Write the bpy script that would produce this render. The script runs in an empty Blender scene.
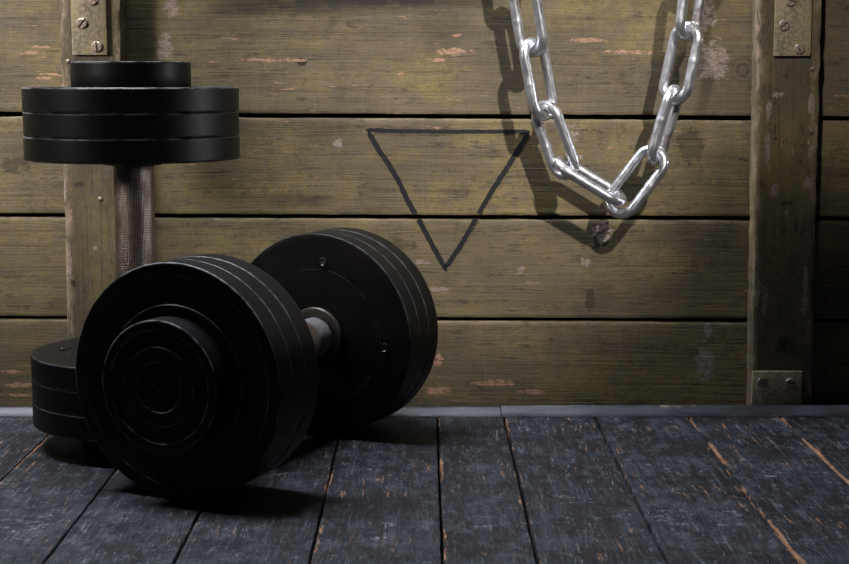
import bpy, bmesh, math, random
from mathutils import Vector, Matrix, noise as mnoise
random.seed(7)
C = bpy.context.scene.collection
PI = math.pi
R = math.radians

# ------------------------------------------------------------------ camera
F, PITCH, H = 1536.42, R(7.7026), 0.3703
cam_d = bpy.data.cameras.new('camera'); cam = bpy.data.objects.new('camera', cam_d); C.objects.link(cam)
cam_d.sensor_width = 36; cam_d.lens = 36*F/849; cam_d.clip_start = .02
cam.location = (0, 0, H); cam.rotation_euler = (PI/2-PITCH, 0, 0)
bpy.context.scene.camera = cam

def at(px, py, axis, val):
    """world point on the plane axis=val seen at that place of the photograph"""
    a = (px-424.5)/F; b = (282-py)/F
    d = Vector((a, math.cos(PITCH)+b*math.sin(PITCH), -math.sin(PITCH)+b*math.cos(PITCH)))
    s = (val-H)/d.z if axis == 'z' else val/d.y
    return Vector((0, 0, H))+d*s

WY = 1.687            # wall face
# ------------------------------------------------------------------ node helper
class G:
    def __init__(s, name):
        s.m = bpy.data.materials.new(name); s.m.use_nodes = True
        s.t = s.m.node_tree; s.t.nodes.clear()
        s.out = s.t.nodes.new('ShaderNodeOutputMaterial')
        s.b = s.t.nodes.new('ShaderNodeBsdfPrincipled')
        s.t.links.new(s.b.outputs[0], s.out.inputs[0])
    def put(s, sock, v):
        if hasattr(v, 'is_output'): s.t.links.new(v, sock)
        elif v is not None:
            if sock.type == 'RGBA' and len(v) == 3: v = (*v, 1)
            sock.default_value = v
    def n(s, typ, ins=None, out=0, **props):
        nd = s.t.nodes.new(typ)
        for k, v in props.items(): setattr(nd, k, v)
        for k, v in (ins or {}).items(): s.put(nd.inputs[k], v)
        return nd.outputs[out]
    def mth(s, op, a, b=None, c=None, clamp=False):
        d = {0: a}
        if b is not None: d[1] = b
        if c is not None: d[2] = c
        return s.n('ShaderNodeMath', d, operation=op, use_clamp=clamp)
    def mul(s, a, b): return s.mth('MULTIPLY', a, b)
    def add(s, a, b, clamp=False): return s.mth('ADD', a, b, clamp=clamp)
    def mx(s, f, a, b, mode='MIX'):
        nd = s.t.nodes.new('ShaderNodeMix'); nd.data_type = 'RGBA'; nd.blend_type = mode
        s.put(nd.inputs[0], f); s.put(nd.inputs[6], a); s.put(nd.inputs[7], b)
        return nd.outputs[2]
    def step(s, v, a, b, lo=0., hi=1.):
        return s.n('ShaderNodeMapRange', {0: v, 1: a, 2: b, 3: lo, 4: hi}, interpolation_type='SMOOTHSTEP')
    def noise(s, vec, scale, detail=4, rough=.55, dist=0.):
        return s.n('ShaderNodeTexNoise', {'Vector': vec, 'Scale': scale, 'Detail': detail, 'Roughness': rough, 'Distortion': dist})
    def attr(s, name): return s.n('ShaderNodeAttribute', attribute_name=name, out=2)
    def pos(s): return s.n('ShaderNodeTexCoord', out=3)
    def scl(s, vec, k, off=None):
        v = s.n('ShaderNodeVectorMath', {0: vec, 1: k}, operation='MULTIPLY')
        if off is not None: v = s.n('ShaderNodeVectorMath', {0: v, 1: off}, operation='ADD')
        return v
    def spot(s, vec, c, r):
        """soft ellipse mask at c with radii r"""
        d = s.n('ShaderNodeVectorMath', {0: vec, 1: c}, operation='SUBTRACT')
        d = s.n('ShaderNodeVectorMath', {0: d, 1: tuple(1/x for x in r)}, operation='MULTIPLY')
        l = s.n('ShaderNodeVectorMath', {0: d}, out=1, operation='LENGTH')
        return s.step(l, 1., .25)
    def finish(s, col, rough, bump=None, strength=.3, dist=.001, metal=0., spec=.5):
        s.put(s.b.inputs['Base Color'], col); s.put(s.b.inputs['Roughness'], rough)
        s.put(s.b.inputs['Metallic'], metal); s.put(s.b.inputs['Specular IOR Level'], spec)
        if bump is not None:
            s.put(s.b.inputs['Normal'], s.n('ShaderNodeBump', {'Strength': strength, 'Distance': dist, 'Height': bump}))
        return s.m

def pw(px, py): return tuple(at(px, py, 'y', WY))

# ------------------------------------------------------------------ materials
def painted_wood(name, along, chips, darks, knots, tone=1., chip_edge=.5):
    """worn olive paint over timber; grain runs along axis 0 (x) or 2 (z)"""
    g = G(name); P = g.pos(); pid = g.attr('pid'); wear = g.attr('wear')
    off = g.n('ShaderNodeCombineXYZ', {0: g.mul(pid, 17.3), 1: g.mul(pid, 5.1), 2: g.mul(pid, 9.7)})
    V = g.n('ShaderNodeVectorMath', {0: P, 1: off}, operation='ADD')
    def st(a, c): return (a, c, c) if along == 0 else (c, c, a)
    warp = g.noise(g.scl(V, st(3., 8.)), 1., 2)
    W = g.n('ShaderNodeVectorMath', {0: V, 1: g.scl(g.n('ShaderNodeCombineXYZ', {0: warp, 1: warp, 2: warp}), (.0, .0, .02) if along == 0 else (.02, 0., 0.))}, operation='ADD')
    grain = g.noise(g.scl(W, st(3., 170.)), 1., 7, .68)
    fine = g.noise(g.scl(W, st(12., 650.)), 1., 4, .65)
    cross = g.noise(g.scl(V, st(210., 5.)), 1., 4, .65)
    big = g.noise(g.scl(V, st(6., 13.)), 1., 5, .65)
    mott = g.noise(g.scl(V, (48., 48., 52.)), 1., 8, .74)
    grit = g.noise(g.scl(V, (330., 330., 380.)), 1., 4, .75)
    k = lambda r, gg, b: (r*tone, gg*tone, b*tone)
    c = g.mx(g.step(big, .36, .66), k(.115, .088, .056), k(.220, .168, .066))
    c = g.mx(g.step(mott, .46, .64, 0, .75), c, k(.130, .106, .078))
    c = g.mx(g.step(mott, .45, .33, 0, .7), c, k(.085, .066, .038))
    c = g.mx(g.step(grain, .47, .34, 0, .38), c, k(.060, .047, .032))
    c = g.mx(g.step(grain, .56, .74, 0, .40), c, k(.25, .205, .125))
    c = g.mx(g.step(fine, .50, .34, 0, .30), c, k(.065, .052, .036))
    c = g.mx(g.step(cross, .52, .72, 0, .45), c, k(.155, .130, .100))
    c = g.mx(g.step(grit, .52, .36, 0, .35), c, k(.060, .050, .036))
    cr = g.noise(g.scl(W, st(2.2, 62.)), 1., 6, .66)
    crk = g.step(g.mth('ABSOLUTE', g.add(cr, -.5)), .012, .003)
    c = g.mx(g.mul(crk, g.step(mott, .44, .56, 0, .9)), c, k(.034, .026, .018))
    # dark stains; listed dark patches follow, on the wall partly painted shade
    sp = g.noise(g.scl(V, st(30., 55.)), 1., 7, .75)
    c = g.mx(g.step(g.add(sp, g.mul(big, -.30)), .45, .56, 0, .75), c, (.036, .028, .019))
    def broken(m, nz, k_): return g.mul(g.step(g.add(nz, g.mul(m, .24)), .665, .70), g.step(m, .02, .25))
    ch2 = g.noise(g.scl(W, st(95., 200.)), 1., 8, .78)
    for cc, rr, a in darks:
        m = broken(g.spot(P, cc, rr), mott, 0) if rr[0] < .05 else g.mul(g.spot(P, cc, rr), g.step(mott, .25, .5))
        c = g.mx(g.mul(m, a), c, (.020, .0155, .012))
    smu = g.noise(g.scl(V, st(10., 8.)), 1., 7, .72)
    c = g.mx(g.step(smu, .52, .66, 0, .65), c, k(.070, .054, .034))
    # chipped paint showing bare timber
    ch = g.noise(g.scl(W, st(34., 210.)), 1., 6, .68)
    spar = g.noise(g.scl(V, st(4., 14.)), 1., 2)
    wood = g.mx(g.step(mott, .35, .65), (.40, .21, .13), (.28, .19, .13))
    c = g.mx(g.mul(g.step(ch, .635, .665), g.step(spar, .50, .60)), c, wood)
    for cc, rr, kind in chips:
        m = broken(g.spot(P, cc, rr), ch2, 0)
        c = g.mx(g.mul(m, .9), c, g.mx(g.step(grit, .3, .6), *(((.20, .10, .065), (.40, .23, .16)) if kind == 0 else ((.13, .098, .085), (.29, .225, .20)))))
    for cc, rr in knots:
        d = g.n('ShaderNodeVectorMath', {0: P, 1: cc}, operation='SUBTRACT')
        d = g.n('ShaderNodeVectorMath', {0: d, 1: tuple(1/x for x in rr)}, operation='MULTIPLY')
        l = g.n('ShaderNodeVectorMath', {0: d}, out=1, operation='LENGTH')
        rings = g.mth('SINE', g.mul(g.add(l, g.mul(mott, .9)), 13.))
        m = g.step(l, 1., .55)
        c = g.mx(g.mul(m, .6), c, g.mx(g.step(rings, -.6, .8), (.05, .036, .024), (.12, .09, .065)))
    # worn arrises
    e = g.mul(wear, g.step(g.noise(g.scl(V, st(28., 90.)), 1., 5, .65), .50-.10*chip_edge, .54))
    c = g.mx(g.mul(e, .75), c, g.mx(g.step(mott, .4, .6), (.19, .15, .10), (.33, .24, .18)))
    bump = g.add(g.add(g.mul(grain, .6), g.mul(fine, .35)), g.add(g.mul(mott, .4), g.mul(grit, .15)))
    return g.finish(c, g.step(grain, .3, .7, .78, .58), bump, .55, .0015, spec=.3)

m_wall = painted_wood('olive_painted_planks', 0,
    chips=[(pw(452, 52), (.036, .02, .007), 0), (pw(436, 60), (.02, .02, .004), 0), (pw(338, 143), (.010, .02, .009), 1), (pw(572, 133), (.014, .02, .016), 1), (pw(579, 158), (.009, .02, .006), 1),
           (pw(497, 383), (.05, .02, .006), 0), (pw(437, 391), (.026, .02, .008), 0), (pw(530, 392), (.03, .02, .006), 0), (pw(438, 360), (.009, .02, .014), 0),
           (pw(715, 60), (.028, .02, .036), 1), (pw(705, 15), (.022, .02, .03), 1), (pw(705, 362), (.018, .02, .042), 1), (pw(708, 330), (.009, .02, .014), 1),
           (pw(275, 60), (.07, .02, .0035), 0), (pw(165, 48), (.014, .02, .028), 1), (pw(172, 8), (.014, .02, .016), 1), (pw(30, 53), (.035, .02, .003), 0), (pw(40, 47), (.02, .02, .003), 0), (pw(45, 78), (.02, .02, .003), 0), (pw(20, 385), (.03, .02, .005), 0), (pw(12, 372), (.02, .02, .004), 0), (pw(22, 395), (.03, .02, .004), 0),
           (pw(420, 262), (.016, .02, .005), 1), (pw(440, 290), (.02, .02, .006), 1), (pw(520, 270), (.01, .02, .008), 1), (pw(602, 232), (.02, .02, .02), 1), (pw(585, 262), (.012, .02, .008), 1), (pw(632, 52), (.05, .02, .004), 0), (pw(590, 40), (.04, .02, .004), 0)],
    darks=[(pw(390, -4), (.17, .03, .022), 1.), (pw(300, 2), (.10, .03, .02), .8), (pw(301, 62), (.009, .03, .008), .95), (pw(300, 200), (.07, .03, .012), .5), (pw(602, 235), (.016, .03, .032), .95),  # half-strength patch: painted shadow of the standing dumbbell
           (pw(590, 298), (.010, .03, .022), .7), (pw(398, 245), (.03, .03, .012), .6), (pw(240, 8), (.05, .03, .014), .6), (pw(690, 150), (.025, .03, .05), .5), (pw(700, 40), (.05, .03, .07), .35), (pw(20, 165), (.03, .03, .02), .5)],  # patches left of the right post paint shade, by triangle tip dumbbell shadow
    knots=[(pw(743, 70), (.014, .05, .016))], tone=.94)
def pp(px, py): return tuple(at(px, py, 'y', PF))
PF = 1.657
m_post = painted_wood('olive_painted_post', 2,
    chips=[(pp(769, 110), (0.0045, .03, 0.0200), 1), (pp(768, 150), (0.0060, .03, 0.0325), 1), (pp(812, 105), (0.0075, .03, 0.0225), 1), (pp(810, 150), (0.0060, .03, 0.0250), 1), (pp(808, 182), (0.0090, .03, 0.0125), 1), (pp(764, 300), (0.0060, .03, 0.0375), 1), (pp(805, 290), (0.0060, .03, 0.0500), 1),
           (pp(778, 95), (0.0150, .03, 0.0050), 1), (pp(775, 190), (0.0090, .03, 0.0150), 1), (pp(70, 215), (0.0060, .03, 0.0150), 0), (pp(68, 265), (0.0075, .03, 0.0375), 1), (pp(64, 190), (0.0045, .03, 0.0250), 1), (pp(95, 248), (0.0045, .03, 0.0050), 1), (pp(785, 213), (0.0060, .03, 0.0075), 1)],
    darks=[(pp(790, 203), (.014, .03, .005), .8), (pp(776, 139), (.007, .03, .004), .85), (pp(812, 134), (.005, .03, .006), 1.), (pp(783, 345), (.014, .03, .014), .7), (pp(73, 284), (.005, .03, .007), 1.), (pp(80, 185), (.012, .03, .005), .6), (pp(796, 225), (.004, .03, .02), .6), (pp(815, 300), (.003, .03, .012), .8)],
    knots=[], tone=.80, chip_edge=.0)

def bracket_paint():
    g = G('olive_painted_bracket'); P = g.pos()
    a = g.noise(g.scl(P, (60, 60, 25)), 1., 4); b = g.noise(P, 240., 4, .7); r = g.noise(g.scl(P, (70, 70, 45)), 1., 3)
    c = g.mx(g.step(a, .38, .62), (.18, .155, .10), (.29, .24, .12))
    c = g.mx(g.step(b, .5, .7, 0, .5), c, (.10, .085, .055))
    c = g.mx(g.step(r, .62, .66, 0, .8), c, (.17, .035, .035))
    e = g.mul(g.attr('wear'), g.step(b, .45, .6)); c = g.mx(e, c, (.35, .29, .22))
    return g.finish(c, .55, g.add(a, b), .25, .0008)
m_bracket = bracket_paint()
def mk_screw():
    g = G('worn_screw_metal'); P = g.pos(); b = g.noise(P, 500., 4, .7)
    c = g.mx(g.step(b, .4, .62), (.36, .28, .24), (.14, .09, .07))
    return g.finish(c, .5, b, .3, .0005, metal=.35)
m_screw = mk_screw()
def mk_dark():
    g = G('dark_void'); return g.finish((.008, .007, .006), .9)
m_dark = mk_dark()
def mk_marker():
    g = G('black_marker'); P = g.pos()
    n = g.noise(g.scl(P, (220, 1, 420)), 1., 4, .7)
    c = g.mx(g.step(n, .62, .70), (.0075, .008, .011), (.11, .10, .07))
    return g.finish(c, .6, spec=.3)
m_marker = mk_marker()

def floor_wood():
    g = G('charred_blue_black_planks'); P = g.pos(); pid = g.attr('pid'); wear = g.attr('wear')
    off = g.n('ShaderNodeCombineXYZ', {0: g.mul(pid, 13.1), 1: g.mul(pid, 7.7), 2: 0.})
    V = g.n('ShaderNodeVectorMath', {0: P, 1: off}, operation='ADD')
    warp = g.noise(g.scl(V, (8., 3.2, 1.)), 1., 2)
    W = g.n('ShaderNodeVectorMath', {0: V, 1: g.scl(g.n('ShaderNodeCombineXYZ', {0: warp, 1: 0., 2: 0.}), (.022, 0., 0.))}, operation='ADD')
    grain = g.noise(g.scl(W, (120., 5.5, 1.)), 1., 7, .72)
    fine = g.noise(g.scl(W, (330., 14., 1.)), 1., 4, .7)
    big = g.noise(g.scl(V, (10., 5., 1.)), 1., 4, .6)
    mott = g.noise(g.scl(V, (75., 34., 1.)), 1., 8, .78)
    grit = g.noise(g.scl(V, (300., 170., 1.)), 1., 4, .75)
    scuff = g.noise(g.scl(V, (30., 60., 1.)), 1., 8, .78)
    c = g.mx(g.step(big, .35, .65), (.0038, .0041, .0060), (.0145, .0160, .0228))
    c = g.mx(g.step(mott, .46, .68, 0, .55), c, (.034, .037, .050))
    c = g.mx(g.step(grain, .55, .70, 0, .75), c, (.070, .073, .086))
    c = g.mx(g.mul(g.step(grit, .54, .66, 0, .75), g.step(mott, .45, .6)), c, (.15, .155, .175))
    c = g.mx(g.step(grain, .47, .33, 0, .9), c, (.0045, .0045, .0055))
    c = g.mx(g.step(fine, .46, .34, 0, .8), c, (.0050, .0050, .006))
    c = g.mx(g.step(grit, .44, .30, 0, .6), c, (.006, .006, .007))
    sm = g.mul(g.step(scuff, .585, .66), g.step(big, .46, .58))
    c = g.mx(g.mul(g.mul(sm, g.step(grit, .38, .55)), .9), c, (.24, .245, .27))
    sm2 = g.mul(g.step(fine, .58, .68), g.step(scuff, .47, .56))
    c = g.mx(g.mul(sm2, .65), c, (.16, .16, .175))
    char = g.noise(g.scl(V, (7., 6., 1.)), 1., 5, .65)
    c = g.mx(g.step(char, .50, .66, 0, .70), c, (.0055, .0058, .0072))
    cr = g.noise(g.scl(W, (48., 2.6, 1.)), 1., 5, .62)
    crk = g.step(g.mth('ABSOLUTE', g.add(cr, -.5)), .014, .004)
    c = g.mx(g.mul(crk, g.step(mott, .40, .52, .25, .95)), c, (.0030, .0030, .0036))
    s1 = g.noise(g.scl(W, (170., 10., 1.)), 1., 6, .72)
    area_ = g.noise(g.scl(V, (13., 7., 1.)), 1., 4, .6)
    c = g.mx(g.mul(g.mul(g.step(s1, .565, .65, 0, .75), g.step(mott, .42, .56)), g.step(area_, .47, .62, .12, 1.)), c, (.125, .13, .15))
    hz = g.noise(g.scl(V, (26., 20., 1.)), 1., 7, .72)
    c = g.mx(g.step(hz, .50, .72, 0, .55), c, (.060, .064, .080))
    for cc, rr in [((.255, 1.262, 0), (.030, .050, .1)), ((.205, 1.26, 0), (.020, .05, .1)), ((.155, 1.27, 0), (.045, .03, .1)), ((-.045, 1.42, 0), (.022, .035, .1)), ((.125, 1.33, 0), (.02, .06, .1)), ((.33, 1.42, 0), (.03, .05, .1)), ((-.33, 1.24, 0), (.04, .07, .1)), ((-.14, 1.40, 0), (.03, .03, .1))]:
        m = g.spot(P, cc, rr)
        c = g.mx(g.mul(g.mul(g.step(g.add(scuff, g.mul(m, .13)), .62, .72, 0, .75), m), g.step(grit, .40, .60)), c, (.17, .175, .20))
    for cc, rr in [((.34, 1.475, 0), (.03, .06, .1)), ((.41, 1.40, 0), (.05, .08, .1)), ((.13, 1.52, 0), (.04, .05, .1)), ((-.04, 1.30, 0), (.06, .05, .1))]:
        c = g.mx(g.mul(g.spot(P, cc, rr), .6), c, (.0055, .0058, .007))
    # bare wood: streaks along the grain and worn plank edges
    o1 = g.noise(g.scl(W, (210., 20., 1.)), 1., 6, .7)
    o2 = g.noise(g.scl(V, (12., 9., 1.)), 1., 4)
    bare = g.mx(g.step(mott, .35, .65), (.13, .055, .025), (.30, .17, .10))
    c = g.mx(g.mul(g.step(o1, .60, .64, 0, .95), g.step(o2, .49, .57)), c, bare)
    c = g.mx(g.mul(g.step(o1, .54, .64, 0, .45), g.step(o2, .46, .62)), c, (.075, .046, .031))
    e = g.step(g.add(g.noise(g.scl(V, (120., 10., 1.)), 1., 7, .74), g.mul(wear, .20)), .665, .70)
    c = g.mx(g.mul(e, .9), c, bare)
    d = g.noise(g.scl(V, (230., 200., 1.)), 1., 2)
    c = g.mx(g.step(d, .74, .78, 0, .8), c, (.25, .25, .27))
    bump = g.add(g.add(g.mul(grain, .7), g.mul(fine, .35)), g.add(g.mul(mott, .5), g.mul(grit, .2)))
    return g.finish(c, g.step(mott, .3, .7, .42, .68), bump, .9, .0026, spec=.28)
m_floor = floor_wood()

def mk_trim():
    g = G('blue_grey_trim_board'); P = g.pos()
    a = g.noise(g.scl(P, (14., 90., 90.)), 1., 5, .65); b = g.noise(g.scl(P, (40., 60., 60.)), 1., 5, .7)
    c = g.mx(g.step(a, .35, .68), (.013, .0145, .020), (.048, .051, .066))
    c = g.mx(g.mul(g.step(b, .60, .68), g.attr('wear')), c, (.28, .19, .13))
    c = g.mx(g.step(b, .68, .74), c, (.22, .15, .10))
    return g.finish(c, .55, a, .5, .0015)
m_trim = mk_trim()

def rubber(name, base, brown):
    g = G(name); P = g.pos(); wear = g.attr('wear')
    n = g.noise(P, 34., 5, .65); f = g.noise(P, 420., 4, .7); big = g.noise(P, 9., 3)
    c = g.mx(g.step(n, .35, .7), base, tuple(x*1.5 for x in base))
    c = g.mx(g.mul(g.step(big, .48, .66), g.step(n, .40, .65)), c, brown)
    dust = g.step(f, .66, .76, 0, .22); c = g.mx(dust, c, (.045, .045, .048))
    e = g.mul(wear, g.step(g.noise(P, 55., 4, .6), .40, .60)); c = g.mx(g.mul(e, .8), c, (.22, .22, .225))  # edge wear, paler so that rims and groove rings look lit
    return g.finish(c, g.step(n, .3, .7, .41, .46), f, .10, .0005, spec=.19)
m_rubber = rubber('black_rubber', (.0030, .0030, .0033), (.0062, .0040, .0030))

def mk_knurl():
    g = G('knurled_steel'); P = g.pos()
    sx = g.n('ShaderNodeSeparateXYZ', {0: P}, 0); sy = g.n('ShaderNodeSeparateXYZ', {0: P}, 1); sz = g.n('ShaderNodeSeparateXYZ', {0: P}, 2)
    a = g.mul(g.mth('ARCTAN2', sy, sx), 38.)
    z = g.mul(sz, 1900.)
    k = g.mul(g.mth('SINE', g.add(a, z)), g.mth('SINE', g.add(a, g.mul(z, -1.))))
    n = g.noise(g.scl(P, (130., 130., 50.)), 1., 6, .7)
    # smooth unknurled ends
    hl = .0959
    end = g.step(sz, .026, .032)
    c = g.mx(g.step(n, .30, .70), (.42, .36, .33), (.20, .125, .09))
    c = g.mx(g.mul(g.step(k, .15, -.35), end), c, (.022, .014, .010))
    ec = g.mx(g.step(n, .4, .65), (.48, .48, .50), (.26, .25, .25))
    c = g.mx(end, ec, c)
    return g.finish(c, g.step(n, .4, .7, .32, .48), g.add(g.mul(g.mul(k, end), .5), g.mul(n, .1)), .5, .0005, metal=.6)
m_knurl = mk_knurl()
def mk_collar():
    g = G('dark_steel_collar'); P = g.pos(); n = g.noise(P, 90., 4)
    c = g.mx(n, (.03, .026, .023), (.06, .05, .043)); c = g.mx(g.attr('wear'), c, (.12, .10, .085))
    return g.finish(c, .42, n, .2, .0005, metal=.5)
m_collar = mk_collar()
def mk_zinc():
    g = G('galvanised_steel'); P = g.pos(); n = g.noise(g.scl(P, (150., 150., 60.)), 1., 5, .7); r = g.noise(P, 42., 3)
    c = g.mx(g.step(n, .35, .65), (.58, .58, .62), (.76, .76, .82))
    c = g.mx(g.mul(g.step(r, .60, .72), .55), c, (.36, .24, .17))
    return g.finish(c, g.step(n, .35, .7, .27, .40), n, .12, .0006, metal=.92)
m_zinc = mk_zinc()
def mk_bolt():
    g = G('bolt_steel'); return g.finish((.10, .097, .094), .36, metal=.9)
m_bolt = mk_bolt()

# ------------------------------------------------------------------ mesh helpers
def link(name, me, mat, parent=None, loc=None, smooth=None):
    if mat: me.materials.append(mat)
    if smooth is not None:
        for p in me.polygons: p.use_smooth = True
        me.set_sharp_from_angle(angle=R(smooth))
    o = bpy.data.objects.new(name, me); C.objects.link(o)
    if parent: o.parent = parent
    if loc is not None: o.location = loc
    return o
def from_bm(name, bm, mat, parent=None, loc=None, smooth=None):
    bmesh.ops.recalc_face_normals(bm, faces=bm.faces)
    me = bpy.data.meshes.new(name); bm.to_mesh(me); bm.free()
    return link(name, me, mat, parent, loc, smooth)
def thing(name, label, cat, loc=(0, 0, 0), group=None, **kw):
    o = bpy.data.objects.new(name, None); C.objects.link(o); o.location = loc
    o.empty_display_size = .03
    o['label'] = label; o['category'] = cat
    if group: o['group'] = group
    return o

def new_bm():
    bm = bmesh.new()
    return bm, bm.verts.layers.float.new('wear'), bm.verts.layers.float.new('pid')

def plank(B, a0, a1, b0, b1, nrm, thick, n=90, gap=.0, ch=.0012, jit=.0008, pid=0., seed=0., wl=1., wr=1., sag=0.):
    """sawn board: edge line a0->a1 and opposite edge b0->b1 on the face plane, thick away from nrm"""
    bm, lw, lp = B
    a0, a1, b0, b1, nrm = map(Vector, (a0, a1, b0, b1, nrm))
    rows = []
    for i in range(n+1):
        u = i/n; a = a0.lerp(a1, u); b = b0.lerp(b1, u); L = (a1-a0).length*u
        ac = (b-a).normalized(); w = (b-a).length
        def jn(k, s): return (mnoise.noise(Vector((L*s, k, seed)))*.75+mnoise.noise(Vector((L*s*4.1, k+3.3, seed)))*.4)*jit
        l = gap/2+abs(jn(1.7, 26)); r = w-gap/2-abs(jn(8.9, 26))
        cl = ch*(1+.8*mnoise.noise(Vector((L*40, 2.2, seed)))); cr = ch*(1+.8*mnoise.noise(Vector((L*40, 5.2, seed))))
        prof = [(l, -thick, 0), (l, -cl*1.4, wl), (l+cl*.5, -cl*.35, wl), (l+cl*1.5, 0, wl*.85), (l+cl*1.5+.003, 0, wl*.35), (l+.012, 0, 0)]
        for q in (.3, .5, .7): prof.append((l+(r-l)*q, sag*(1-abs(q-.5)*3), 0))
        prof += [(r-.012, 0, 0), (r-cr*1.5-.003, 0, wr*.35), (r-cr*1.5, 0, wr*.85), (r-cr*.5, -cr*.35, wr), (r, -cr*1.4, wr), (r, -thick, 0)]
        row = []
        for x, h, wv in prof:
            v = bm.verts.new(a+ac*x+nrm*h); v[lw] = wv; v[lp] = pid; row.append(v)
        rows.append(row)
    for i in range(n):
        for j in range(len(rows[0])):
            k = (j+1) % len(rows[0])
            bm.faces.new((rows[i][j], rows[i][k], rows[i+1][k], rows[i+1][j]))
    bm.faces.new(rows[0]); bm.faces.new(rows[-1][::-1])

def box(bm, x0, x1, y0, y1, z0, z1):
    vs = [bm.verts.new((x, y, z)) for x in (x0, x1) for y in (y0, y1) for z in (z0, z1)]
    for f in ((0, 1, 3, 2), (4, 6, 7, 5), (0, 4, 5, 1), (2, 3, 7, 6), (0, 2, 6, 4), (1, 5, 7, 3)): bm.faces.new([vs[i] for i in f])

def bev_box(name, x0, x1, y0, y1, z0, z1, mat, bev=.001, parent=None, loc=None, seg=2):
    bm, lw, lp = new_bm(); box(bm, x0, x1, y0, y1, z0, z1)
    bmesh.ops.bevel(bm, geom=bm.edges[:], offset=bev, segments=seg, affect='EDGES', profile=.5)
    cx, cy, cz = (x0+x1)/2, (y0+y1)/2, (z0+z1)/2
    for v in bm.verts:
        e = sum((abs(abs(p-c)-h) < bev*.9) for p, c, h in ((v.co.x, cx, (x1-x0)/2), (v.co.y, cy, (y1-y0)/2), (v.co.z, cz, (z1-z0)/2)))
        v[lw] = 1. if e >= 1 else 0.
    return from_bm(name, bm, mat, parent, loc, 35)

def lathe(name, prof, mat, parent=None, n=160, loc=None, sharp=35):
    """prof: (r, z, wear) from the axis outward and back to the axis"""
    bm, lw, lp = new_bm(); rows = []
    for r, z, w in prof:
        if r < 1e-6:
            v = bm.verts.new((0, 0, z)); v[lw] = w; rows.append([v])
        else:
            row = []
            for i in range(n):
                a = 2*PI*i/n; v = bm.verts.new((r*math.cos(a), r*math.sin(a), z)); v[lw] = w; row.append(v)
            rows.append(row)
    for A, Bq in zip(rows, rows[1:]):
        for i in range(n):
            j = (i+1) % n
            if len(A) == 1 and len(Bq) == 1: continue
            if len(A) == 1: bm.faces.new((A[0], Bq[i], Bq[j]))
            elif len(Bq) == 1: bm.faces.new((A[i], A[j], Bq[0]))
            else: bm.faces.new((A[i], A[j], Bq[j], Bq[i]))
    if len(rows[0]) > 1 and len(rows[-1]) > 1:
        for i in range(n):
            j = (i+1) % n; bm.faces.new((rows[-1][i], rows[-1][j], rows[0][j], rows[0][i]))
    return from_bm(name, bm, mat, parent, loc, sharp)

# ------------------------------------------------------------------ wall
def seam(yl, yr):
    p = at(60, yl, 'y', WY); q = at(750, yr, 'y', WY)
    k = (q.z-p.z)/(q.x-p.x)
    return lambda x: p.z+k*(x-p.x)
seams = [lambda x: -.018, seam(318, 320.5), seam(215.5, 218.5), seam(114.5, 118), lambda x: .466, lambda x: .557, lambda x: .668, lambda x: .78]
B = new_bm(); X0, X1 = -1.25, 1.25
gapw = [.002, .0036, .0042, .0044, .004, .004, .004, .004]
pids = [.13, .57, .82, .31, .66, .05, .44]
for i in range(7):
    lo, hi = seams[i], seams[i+1]
    plank(B, (X0, WY, lo(X0)+gapw[i]/2), (X1, WY, lo(X1)+gapw[i]/2), (X0, WY, hi(X0)-gapw[i+1]/2), (X1, WY, hi(X1)-gapw[i+1]/2),
          (0, -1, 0), .018, n=260, gap=0, ch=.0009, jit=.0012, pid=pids[i], seed=i*3.7, wl=.2, wr=.5)
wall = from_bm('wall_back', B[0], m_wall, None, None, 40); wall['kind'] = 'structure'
bm = bmesh.new(); box(bm, X0, X1, WY+.0185, WY+.03, -.03, .78)
back = from_bm('backing', bm, m_dark, wall)

# black triangle drawn on the planks
def stroke(bm, pts, w):
    P = [at(x, y, 'y', WY) for x, y in pts]
    fine = []
    for a, b in zip(P, P[1:]):
        k = max(2, int((b-a).length/.0016))
        fine += [a.lerp(b, i/k) for i in range(k)]
    fine.append(P[-1]); prev = None
    for i, p in enumerate(fine):
        t = (fine[min(i+1, len(fine)-1)]-fine[max(i-1, 0)]).normalized(); s = Vector((-t.z, 0, t.x))
        e = 1-.65*max(0, 1-min(i, len(fine)-1-i)/3)
        wa = w*.5*e*(1+.30*mnoise.noise(p*320)); wb = w*.5*e*(1+.30*mnoise.noise(p*320+Vector((9, 2, 4))))
        gz = min(abs(p.z-seams[2](p.x)), abs(p.z-seams[3](p.x)))
        cur = [bm.verts.new(Vector((q.x, WY-dy, q.z))) for q, dy in ((p+s*wa, .0003), (p-s*wb, .0003), (p-s*wb, -.0004), (p+s*wa, -.0004))]
        if prev and gz > .0030:
            for j in range(4): bm.faces.new((prev[j], prev[(j+1) % 4], cur[(j+1) % 4], cur[j]))
        prev = cur
bm = bmesh.new()
stroke(bm, [(365.5, 130), (400, 131), (450, 131.5), (500, 131.5), (530, 131.5)], .0043)
stroke(bm, [(368, 131), (377, 147), (388, 163), (398, 180), (408, 201), (420, 222), (433, 246), (446.5, 271)], .0055)
stroke(bm, [(529, 132), (510, 163), (490, 194), (476, 219), (461, 245), (445.5, 268)], .0055)
tri = from_bm('painted_triangle', bm, m_marker, wall); tri['label'] = 'black hand-drawn outline of a downward triangle'

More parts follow.
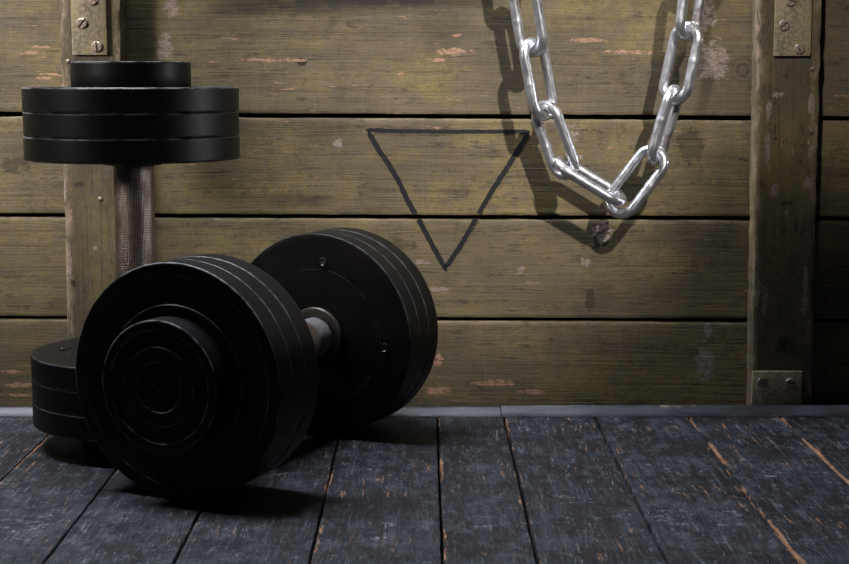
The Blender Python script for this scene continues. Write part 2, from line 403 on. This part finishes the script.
# ------------------------------------------------------------------ floor
TY = 1.640
xs = [-1.17, -1.07, -.965, -.868, -.77, -.672, -.575, -.485, -.390, -.292, -.192, -.088, .0135, .087, .186, .2875, .387, .487, .585, .69, .785, .88, .985, 1.08, 1.18]
B = new_bm()
SW = {16: .95, 15: 1., 14: .35, 13: .7, 12: .65, 11: .8, 10: .55, 9: .3, 8: .9}
for i in range(len(xs)-1):
    g_ = {11: .0010, 12: .0026, 13: .0022, 14: .0014, 10: .0018, 9: .0018}.get(i, .0008)
    plank(B, (xs[i], .35, 0), (xs[i], WY-.002, 0), (xs[i+1], .35, 0), (xs[i+1], WY-.002, 0), (0, 0, 1), .018, n=230, gap=g_, ch=.0010, jit=.0011,
          pid=(i*.37) % 1, seed=40+i*2.9, wl=SW.get(i, .5), wr=SW.get(i+1, .5)*.75)
floor = from_bm('floor', B[0], m_floor, None, None, 40); floor['kind'] = 'structure'
bm = bmesh.new(); box(bm, -1.2, 1.2, .35, 1.715, -.03, -.0185); from_bm('subfloor', bm, m_dark, floor)
# boards lying along the foot of the wall
jx = at(501, 417, 'z', 0).x
def trim(name, x0, x1, h, seed):
    bm, lw, lp = new_bm(); n = 400; rows = []
    k = h/.0110
    prof = [(1.6380, .0002, 0), (1.6386, .0022*k, .3), (1.6430, .0062*k, 0), (1.6470, .0098*k, .3), (1.6486, .0108*k, 1.), (1.6500, h, .8), (1.6508, h, 0), (1.6515, h-.0003, .6), (1.6518, h-.0014, .2), (1.6518, .0002, 0)]
    for q in range(n+1):
        x = x0+(x1-x0)*q/n; row = []
        for m_, (y, z, w) in enumerate(prof):
            jy = (mnoise.noise(Vector((x*30, m_*.7, seed*9)))*.0006+mnoise.noise(Vector((x*140, m_*1.9, seed*5)))*.0003) if m_ not in (0, 8, 9) else 0
            v = bm.verts.new((x, y+jy, max(.0002, z+jy*.8 if 0 < m_ < 8 else z))); v[lw] = 1. if abs(x-jx) < .004 else w; row.append(v)
        rows.append(row)
    for A, Bq in zip(rows, rows[1:]):
        for m_ in range(len(prof)):
            o_ = (m_+1) % len(prof); bm.faces.new((A[m_], A[o_], Bq[o_], Bq[m_]))
    bm.faces.new(rows[0]); bm.faces.new(rows[-1][::-1])
    o = from_bm(name, bm, m_trim, None, None, 40); o['kind'] = 'structure'; return o
trim('trim_1', -1.2, jx-.0006, .0088, .2)
trim('trim_2', jx+.0006, 1.2, .0110, .7)

# ------------------------------------------------------------------ posts with plates
PF = 1.657
def screw(parent, p, r, ang, label=None):
    bm = bmesh.new(); n = 28; sw = r*.16
    # two half-moon lands with a slot between, on a thin disc
    for sgn in (1, -1):
        t0 = math.asin(sw/r); arc = [t0+(PI-2*t0)*i/n for i in range(n+1)]
        lo = []; mid = []; hi = []
        for a in arc:
            x, z = r*math.cos(a), r*math.sin(a)*sgn
            lo.append(bm.verts.new((x, 0, z))); mid.append(bm.verts.new((x, -r*.22, z)))
            hi.append(bm.verts.new((x*.8, -r*.42, max(abs(z)*.8, sw)*sgn)))
        for i in range(n):
            bm.faces.new((lo[i], lo[i+1], mid[i+1], mid[i])); bm.faces.new((mid[i], mid[i+1], hi[i+1], hi[i]))
        bm.faces.new(hi)
        bm.faces.new((mid[0], hi[0], hi[-1], mid[-1])); bm.faces.new((lo[0], mid[0], mid[-1], lo[-1]))
    ring = [bm.verts.new((r*math.cos(2*PI*i/40), -r*.08, r*math.sin(2*PI*i/40))) for i in range(40)]
    bm.faces.new(ring)
    o = from_bm('screw', bm, m_screw, parent, p, 30); o.rotation_euler = (0, ang, 0)
    return o
def post(label, lpx, rpx, zb, seed):
    t = thing('wooden_post', label, 'post', (0, 0, 0), 'upright timbers on the plank wall')
    l0, l1 = at(*lpx[0], 'y', PF), at(*lpx[1], 'y', PF); r0, r1 = at(*rpx[0], 'y', PF), at(*rpx[1], 'y', PF)
    def ext(a, b, z): k = (b.x-a.x)/(b.z-a.z); return a.x+k*(z-a.z)
    zt = .78
    xl0, xl1, xr0, xr1 = ext(l0, l1, zb), ext(l0, l1, zt), ext(r0, r1, zb), ext(r0, r1, zt)
    base = Vector(((xl0+xr0)/2, (PF+WY)/2, zb)); t.location = base
    B = new_bm()
    plank(B, (xl0, PF, zb), (xl1, PF, zt), (xr0, PF, zb), (xr1, PF, zt), (0, -1, 0), WY-PF-.0012, n=220, ch=.0022, jit=.0022, pid=seed, seed=seed*31, wl=1., wr=1.)
    o = from_bm('timber', B[0], m_post, t, None, 40); o.matrix_parent_inverse = Matrix.Translation(-base)
    return t, base
def plate(t, base, px0, px1, ptop, pbot, th, screws, name='bracket', ang0=0., mat=None):
    y = PF-.0002
    a = at(px0, pbot, 'y', y-th); b = at(px1, ptop if ptop is not None else pbot, 'y', y-th)
    z1 = b.z if ptop is not None else .70
    c = Vector(((a.x+b.x)/2, y, a.z)); w = (b.x-a.x)/2
    p = bev_box(name, -w, w, -th, 0, 0, z1-a.z, mat or m_bracket, .0006, t, c-base)
    for k, (sx, sy) in enumerate(screws):
        s = at(sx, sy, 'y', y-th); screw(p, s-c+Vector((0, .0001, 0)), .0058, [.1, -.9, 1.5, .5][k % 4]+ang0)
    return p
tl, bl = post('weathered olive timber post on the wall behind the standing dumbbell', [(58.8, 10), (66.5, 320)], [(121, 10), (120, 320)], .0006, .37)
plate(tl, bl, 72.2, 107.3, None, 55, .0045, [(92.5, 0), (82, 23.5), (97, 47), (85, -60)])
tr, br = post('weathered olive timber post right of the hanging chain', [(758, 8), (751.5, 395)], [(822.5, 8), (812.5, 395)], .0006, .71)
plate(tr, br, 774, 810.5, None, 56, .0045, [(791, 1), (784, 25.5), (799.5, 49), (790, -60)], ang0=.2)
plate(tr, br, 751.5, 802.5, 371.5, 412, .0045, [(762, 382), (790, 383)], ang0=1.1)
# nails left in the posts
def nail(t, base, px, py):
    p = at(px, py, 'y', PF)
    o = lathe('nail', [(0, -.0022, 0), (.0016, -.0020, 0), (.0022, -.0012, 0), (.0022, .004, 0), (0, .004, 0)], m_screw, t, 20)
    o.rotation_euler = (-PI/2, 0, 0); o.location = p-base
nail(tl, bl, 68, 61.5); nail(tr, br, 812, 69); nail(tl, bl, 100, 199)

# ------------------------------------------------------------------ chain
WR, LI, HW = .0055, .0672, .0150
CY = WY-.055
def link_mesh():
    bm = bmesh.new(); half = LI/2+WR; st = half-HW; path = []
    ns = 22
    for i in range(ns): path.append((HW, -st+2*st*i/ns))
    for i in range(18): a = PI*i/18; path.append((HW*math.cos(a), st+HW*math.sin(a)))
    for i in range(ns): path.append((-HW, st-2*st*i/ns))
    for i in range(18): a = PI+PI*i/18; path.append((HW*math.cos(a), -st+HW*math.sin(a)))
    m = len(path); rows = []; n = 20
    for i, (x, z) in enumerate(path):
        xa, za = path[i-1]; xb, zb = path[(i+1) % m]; t = Vector((xb-xa, 0, zb-za)).normalized()
        s = Vector((t.z, 0, -t.x)); r = WR
        if x == HW:
            d = abs(z-.004); r = WR*(1+.07*math.exp(-(d/.0016)**2))
        r *= 1+.008*mnoise.noise(Vector((x*160, 1, z*160)))
        rows.append([bm.verts.new(Vector((x, 0, z))+s*(r*math.cos(2*PI*k/n))+Vector((0, 1, 0))*(r*math.sin(2*PI*k/n))) for k in range(n)])
    for i in range(m):
        A, Bq = rows[i], rows[(i+1) % m]
        for k in range(n): bm.faces.new((A[k], A[(k+1) % n], Bq[(k+1) % n], Bq[k]))
    bmesh.ops.recalc_face_normals(bm, faces=bm.faces)
    me = bpy.data.meshes.new('link'); bm.to_mesh(me); bm.free()
    for p in me.polygons: p.use_smooth = True
    me.materials.append(m_zinc); return me
lm = link_mesh()
K = [(505, -142), (513.5, -79), (522.5, -16), (533, 47), (544, 109), (563, 168), (617, 207), (657.5, 154), (674, 95), (687, 35), (695, -28), (701, -91), (706, -154)]
roll = [45, -45, 42, -42, 45, -73, -27, 60, -42, 45, -45, 45]
flip = [0, 0, 1, 1, 1, 0, 1, 0, 1, 0, 0, 0]
pts = [at(x, y, 'y', CY) for x, y in K]
# keep every link its true length, walking out from the lowest links both ways
i0 = 6
for i in range(i0+1, len(pts)): pts[i] = pts[i-1]+(pts[i]-pts[i-1]).normalized()*LI
for i in range(i0-1, -1, -1): pts[i] = pts[i+1]+(pts[i]-pts[i+1]).normalized()*LI
chain = thing('chain', 'galvanised steel chain hanging in a loop before the plank wall', 'chain', (pts[i0].x, CY, pts[i0].z))
for i in range(len(pts)-1):
    a, b = pts[i], pts[i+1]; c = (a+b)/2; t = (b-a).normalized()
    if i == 5:
        a, b = at(563.5, 164.5, 'y', CY), at(617.5, 197.5, 'y', CY); c = (a+b)/2; t = (b-a).normalized()
    n0 = Vector((-t.z, 0, t.x)); y = Vector((0, -1, 0)); ph = R(roll[i])
    ex = n0*math.cos(ph)+y*math.sin(ph)
    if flip[i]: ex = -ex
    ey = t.cross(ex)
    o = bpy.data.objects.new('link', lm); C.objects.link(o); o.parent = chain
    M = Matrix((ex, ey, t)).transposed().to_4x4(); M.translation = c-chain.location
    o.matrix_local = M

# ------------------------------------------------------------------ dumbbells
T, RP, RS, TS, HL, HR = .0235, .105, .0583, .0247, .1919, .0198
def plate_prof(t, R_, outer=False, inner=False):
    """one disc from z=0 to t: rounded rim, faces with turned rings; outer: show face at z=0, inner: groove at top"""
    e = .0010
    lower = [(0, 0, 0)]
    if outer:
        lower = [(0, 0.0, 0), (.0670, 0.0, 0), (.0676, .0, .7), (.0684, .0008, 0), (.0925, .0008, 0), (.0932, .0004, .3), (.0940, .0001, .25), (.0946, .0001, 0), (.1005, .0001, 0)]
    side = [(R_-e*1.5, .0001, 0), (R_-e*.7, e*.28, .75), (R_-e*.2, e*.8, .75), (R_, e*1.7, .05), (R_, e*2.6, 0), (R_, t*.5, 0), (R_, t-e*2.6, 0), (R_, t-e*1.7, .05), (R_-e*.2, t-e*.8, .25), (R_-e*.7, t-e*.28, .25), (R_-e*1.5, t-.0001, 0)]
    upper = [(0, t-.0001, 0)]
    if inner:
        upper = [(.0995, t-.0001, 0), (.0713, t-.0001, 0), (.0708, t-.0001, .35), (.0702, t-.0010, 0), (.0694, t-.0010, 0), (.0688, t-.0001, .2), (.0682, t-.0001, 0), (.03, t-.0001, 0), (0, t-.0001, 0)]
    return lower+side+upper
def end_prof(t, R_):
    """small end disc, outer face at z=0"""
    e = .0013
    return [(0, .0020, 0), (.0035, .0020, 0), (.004, .0010, .2), (.0075, .0010, 0), (.008, .0024, 0), (.0200, .0024, 0), (.0218, .0024, .4), (.0224, .0001, 1.), (.0228, 0, .1), (.0233, 0, 0), (.0336, 0, 0), (.0345, 0, .8), (.0350, .0012, .2), (.0355, .0018, 0),
            (.0478, .0024, 0), (.0488, .0026, .4), (.0495, .0002, 1.), (.0502, 0, .1), (.0507, 0, 0), (.0560, 0, 0), (R_-e*1.3, 0, 0), (R_-e, .0001, .4), (R_-e*.35, e*.35, .7), (R_, e*1.3, .05), (R_, e*2, 0), (R_, t*.5, 0), (R_, t-e, 0), (R_-e*.5, t-.0001, 0), (0, t-.0001, 0)]
BOLT_A = (R(-6), R(-95), R(-190))
def dumbbell(label, group):
    """axis along local z, end disc face at z=0"""
    t = thing('dumbbell', label, 'dumbbell', (0, 0, 0), group)
    L = 2*TS+6*T+HL
    for flipd in (0, 1):
        def place(o, z):
            if flipd: o.rotation_euler = (PI, 0, 0); o.location = (0, 0, L-z)
            else: o.location = (0, 0, z)
        o = lathe('end_disc', end_prof(TS, RS), m_rubber, t); place(o, 0)
        for k in range(3):
            o = lathe('weight_plate', plate_prof(T, RP*(1, .998, 1.0)[k], outer=(k == 0), inner=(k == 2)), m_rubber, t, 200); place(o, TS+k*T)
            if k == 2:
                for a in BOLT_A:
                    if flipd: a = -a
                    bx, by = .0772*math.cos(a), .0772*math.sin(a)
                    b = lathe('bolt', [(.0042, 0, 0), (.0041, .0013, 0), (.0038, .0014, 0), (.0030, .0003, 0), (.0012, .0001, 0), (0, .0001, 0)], m_bolt, o, 24, (bx, by, T-.0001))
        z = TS+3*T
        o = lathe('collar', [(HR, 0, 0), (.0296, 0, 0), (.0300, .0012, .3), (.0300, .0048, .3), (.0294, .0056, 1.), (.0284, .0058, .2), (.0235, .0058, 0), (.0225, .0050, 0), (.0205, .0046, 0), (HR, .0046, 0)], m_collar, t, 96); place(o, z)
    h = lathe('handle', [(HR, .0005, 0)]+[(HR, HL*i/12, 0) for i in range(1, 12)]+[(HR, HL-.0005, 0), (.015, HL-.0005, 0), (.015, .0005, 0)], m_knurl, t, 96, (0, 0, TS+3*T))
    return t
def copy_tree(o, parent=None):
    c = o.copy(); C.objects.link(c); c.parent = parent
    for ch in [x for x in bpy.data.objects if x.parent is o]: copy_tree(ch, c)
    return c
stand = dumbbell('black dumbbell standing on end at the left behind the lying one', 'black iron dumbbells')
lying = copy_tree(stand)
lying['label'] = 'black dumbbell lying on its plates in the foreground'
SX, SY = -.2886, 1.5252
stand.location = (SX, SY, .0003)
stand.rotation_euler = (0, 0, math.atan2(1.5236-SY, -.3619-SX)-BOLT_A[0])
d = Vector((math.sin(R(24.0866)), math.cos(R(24.0866)), 0)); up = Vector((0, 0, 1))
M = Matrix((up, (-d).cross(up), -d)).transposed().to_4x4()
M.translation = Vector((-.2172, 1.31, RP+.0002))+d*(TS+6*T+HL)
lying.matrix_world = M

# ------------------------------------------------------------------ light
def aim(o, tgt): o.rotation_euler = (Vector(tgt)-o.location).to_track_quat('-Z', 'Y').to_euler()
def spot(name, loc, tgt, w, size, blend, rad, col):
    l = bpy.data.lights.new(name, 'SPOT'); l.energy = w; l.spot_size = size; l.spot_blend = blend; l.shadow_soft_size = rad; l.color = col
    o = bpy.data.objects.new(name, l); C.objects.link(o); o.location = loc; aim(o, tgt); return o
def area(name, loc, tgt, w, sx, sy, col, spread=180):
    l = bpy.data.lights.new(name, 'AREA'); l.energy = w; l.shape = 'RECTANGLE'; l.size = sx; l.size_y = sy; l.color = col; l.spread = R(spread)
    o = bpy.data.objects.new(name, l); C.objects.link(o); o.location = loc; aim(o, tgt); return o
spot('key_spot', (.72, -.45, 1.75), (.07, WY, .325), 370, R(13), .95, .03, (1, .95, .86))
spot('left_spot', (-1.3, .90, .70), (-.46, WY, .36), 100, R(32), 1., .16, (1, .95, .86))
o = area('overhead_softbox', (-.55, 1.55, 1.45), (0, 0, 0), 54, .9, .25, (.87, .92, 1.)); o.rotation_euler = (0, R(-18), 0)
spot('side_spot', (1.3, 1.42, .46), (-.27, 1.50, .24), 30, R(15), .6, .06, (.95, .96, 1.))
spot('added_post_fill', (-.25, .1, 1.35), (.38, PF, .45), 92, R(12), 1., .05, (1, .95, .86))  # added fill, only brightens the right post's top and its bracket
w = bpy.data.worlds.new('studio_dark'); bpy.context.scene.world = w; w.use_nodes = True
w.node_tree.nodes['Background'].inputs[0].default_value = (.5, .52, .6, 1); w.node_tree.nodes['Background'].inputs[1].default_value = .03

vs = bpy.context.scene.view_settings
vs.view_transform = 'Standard'; vs.look = 'None'; vs.gamma = 1; vs.use_curve_mapping = False; vs.exposure = 0
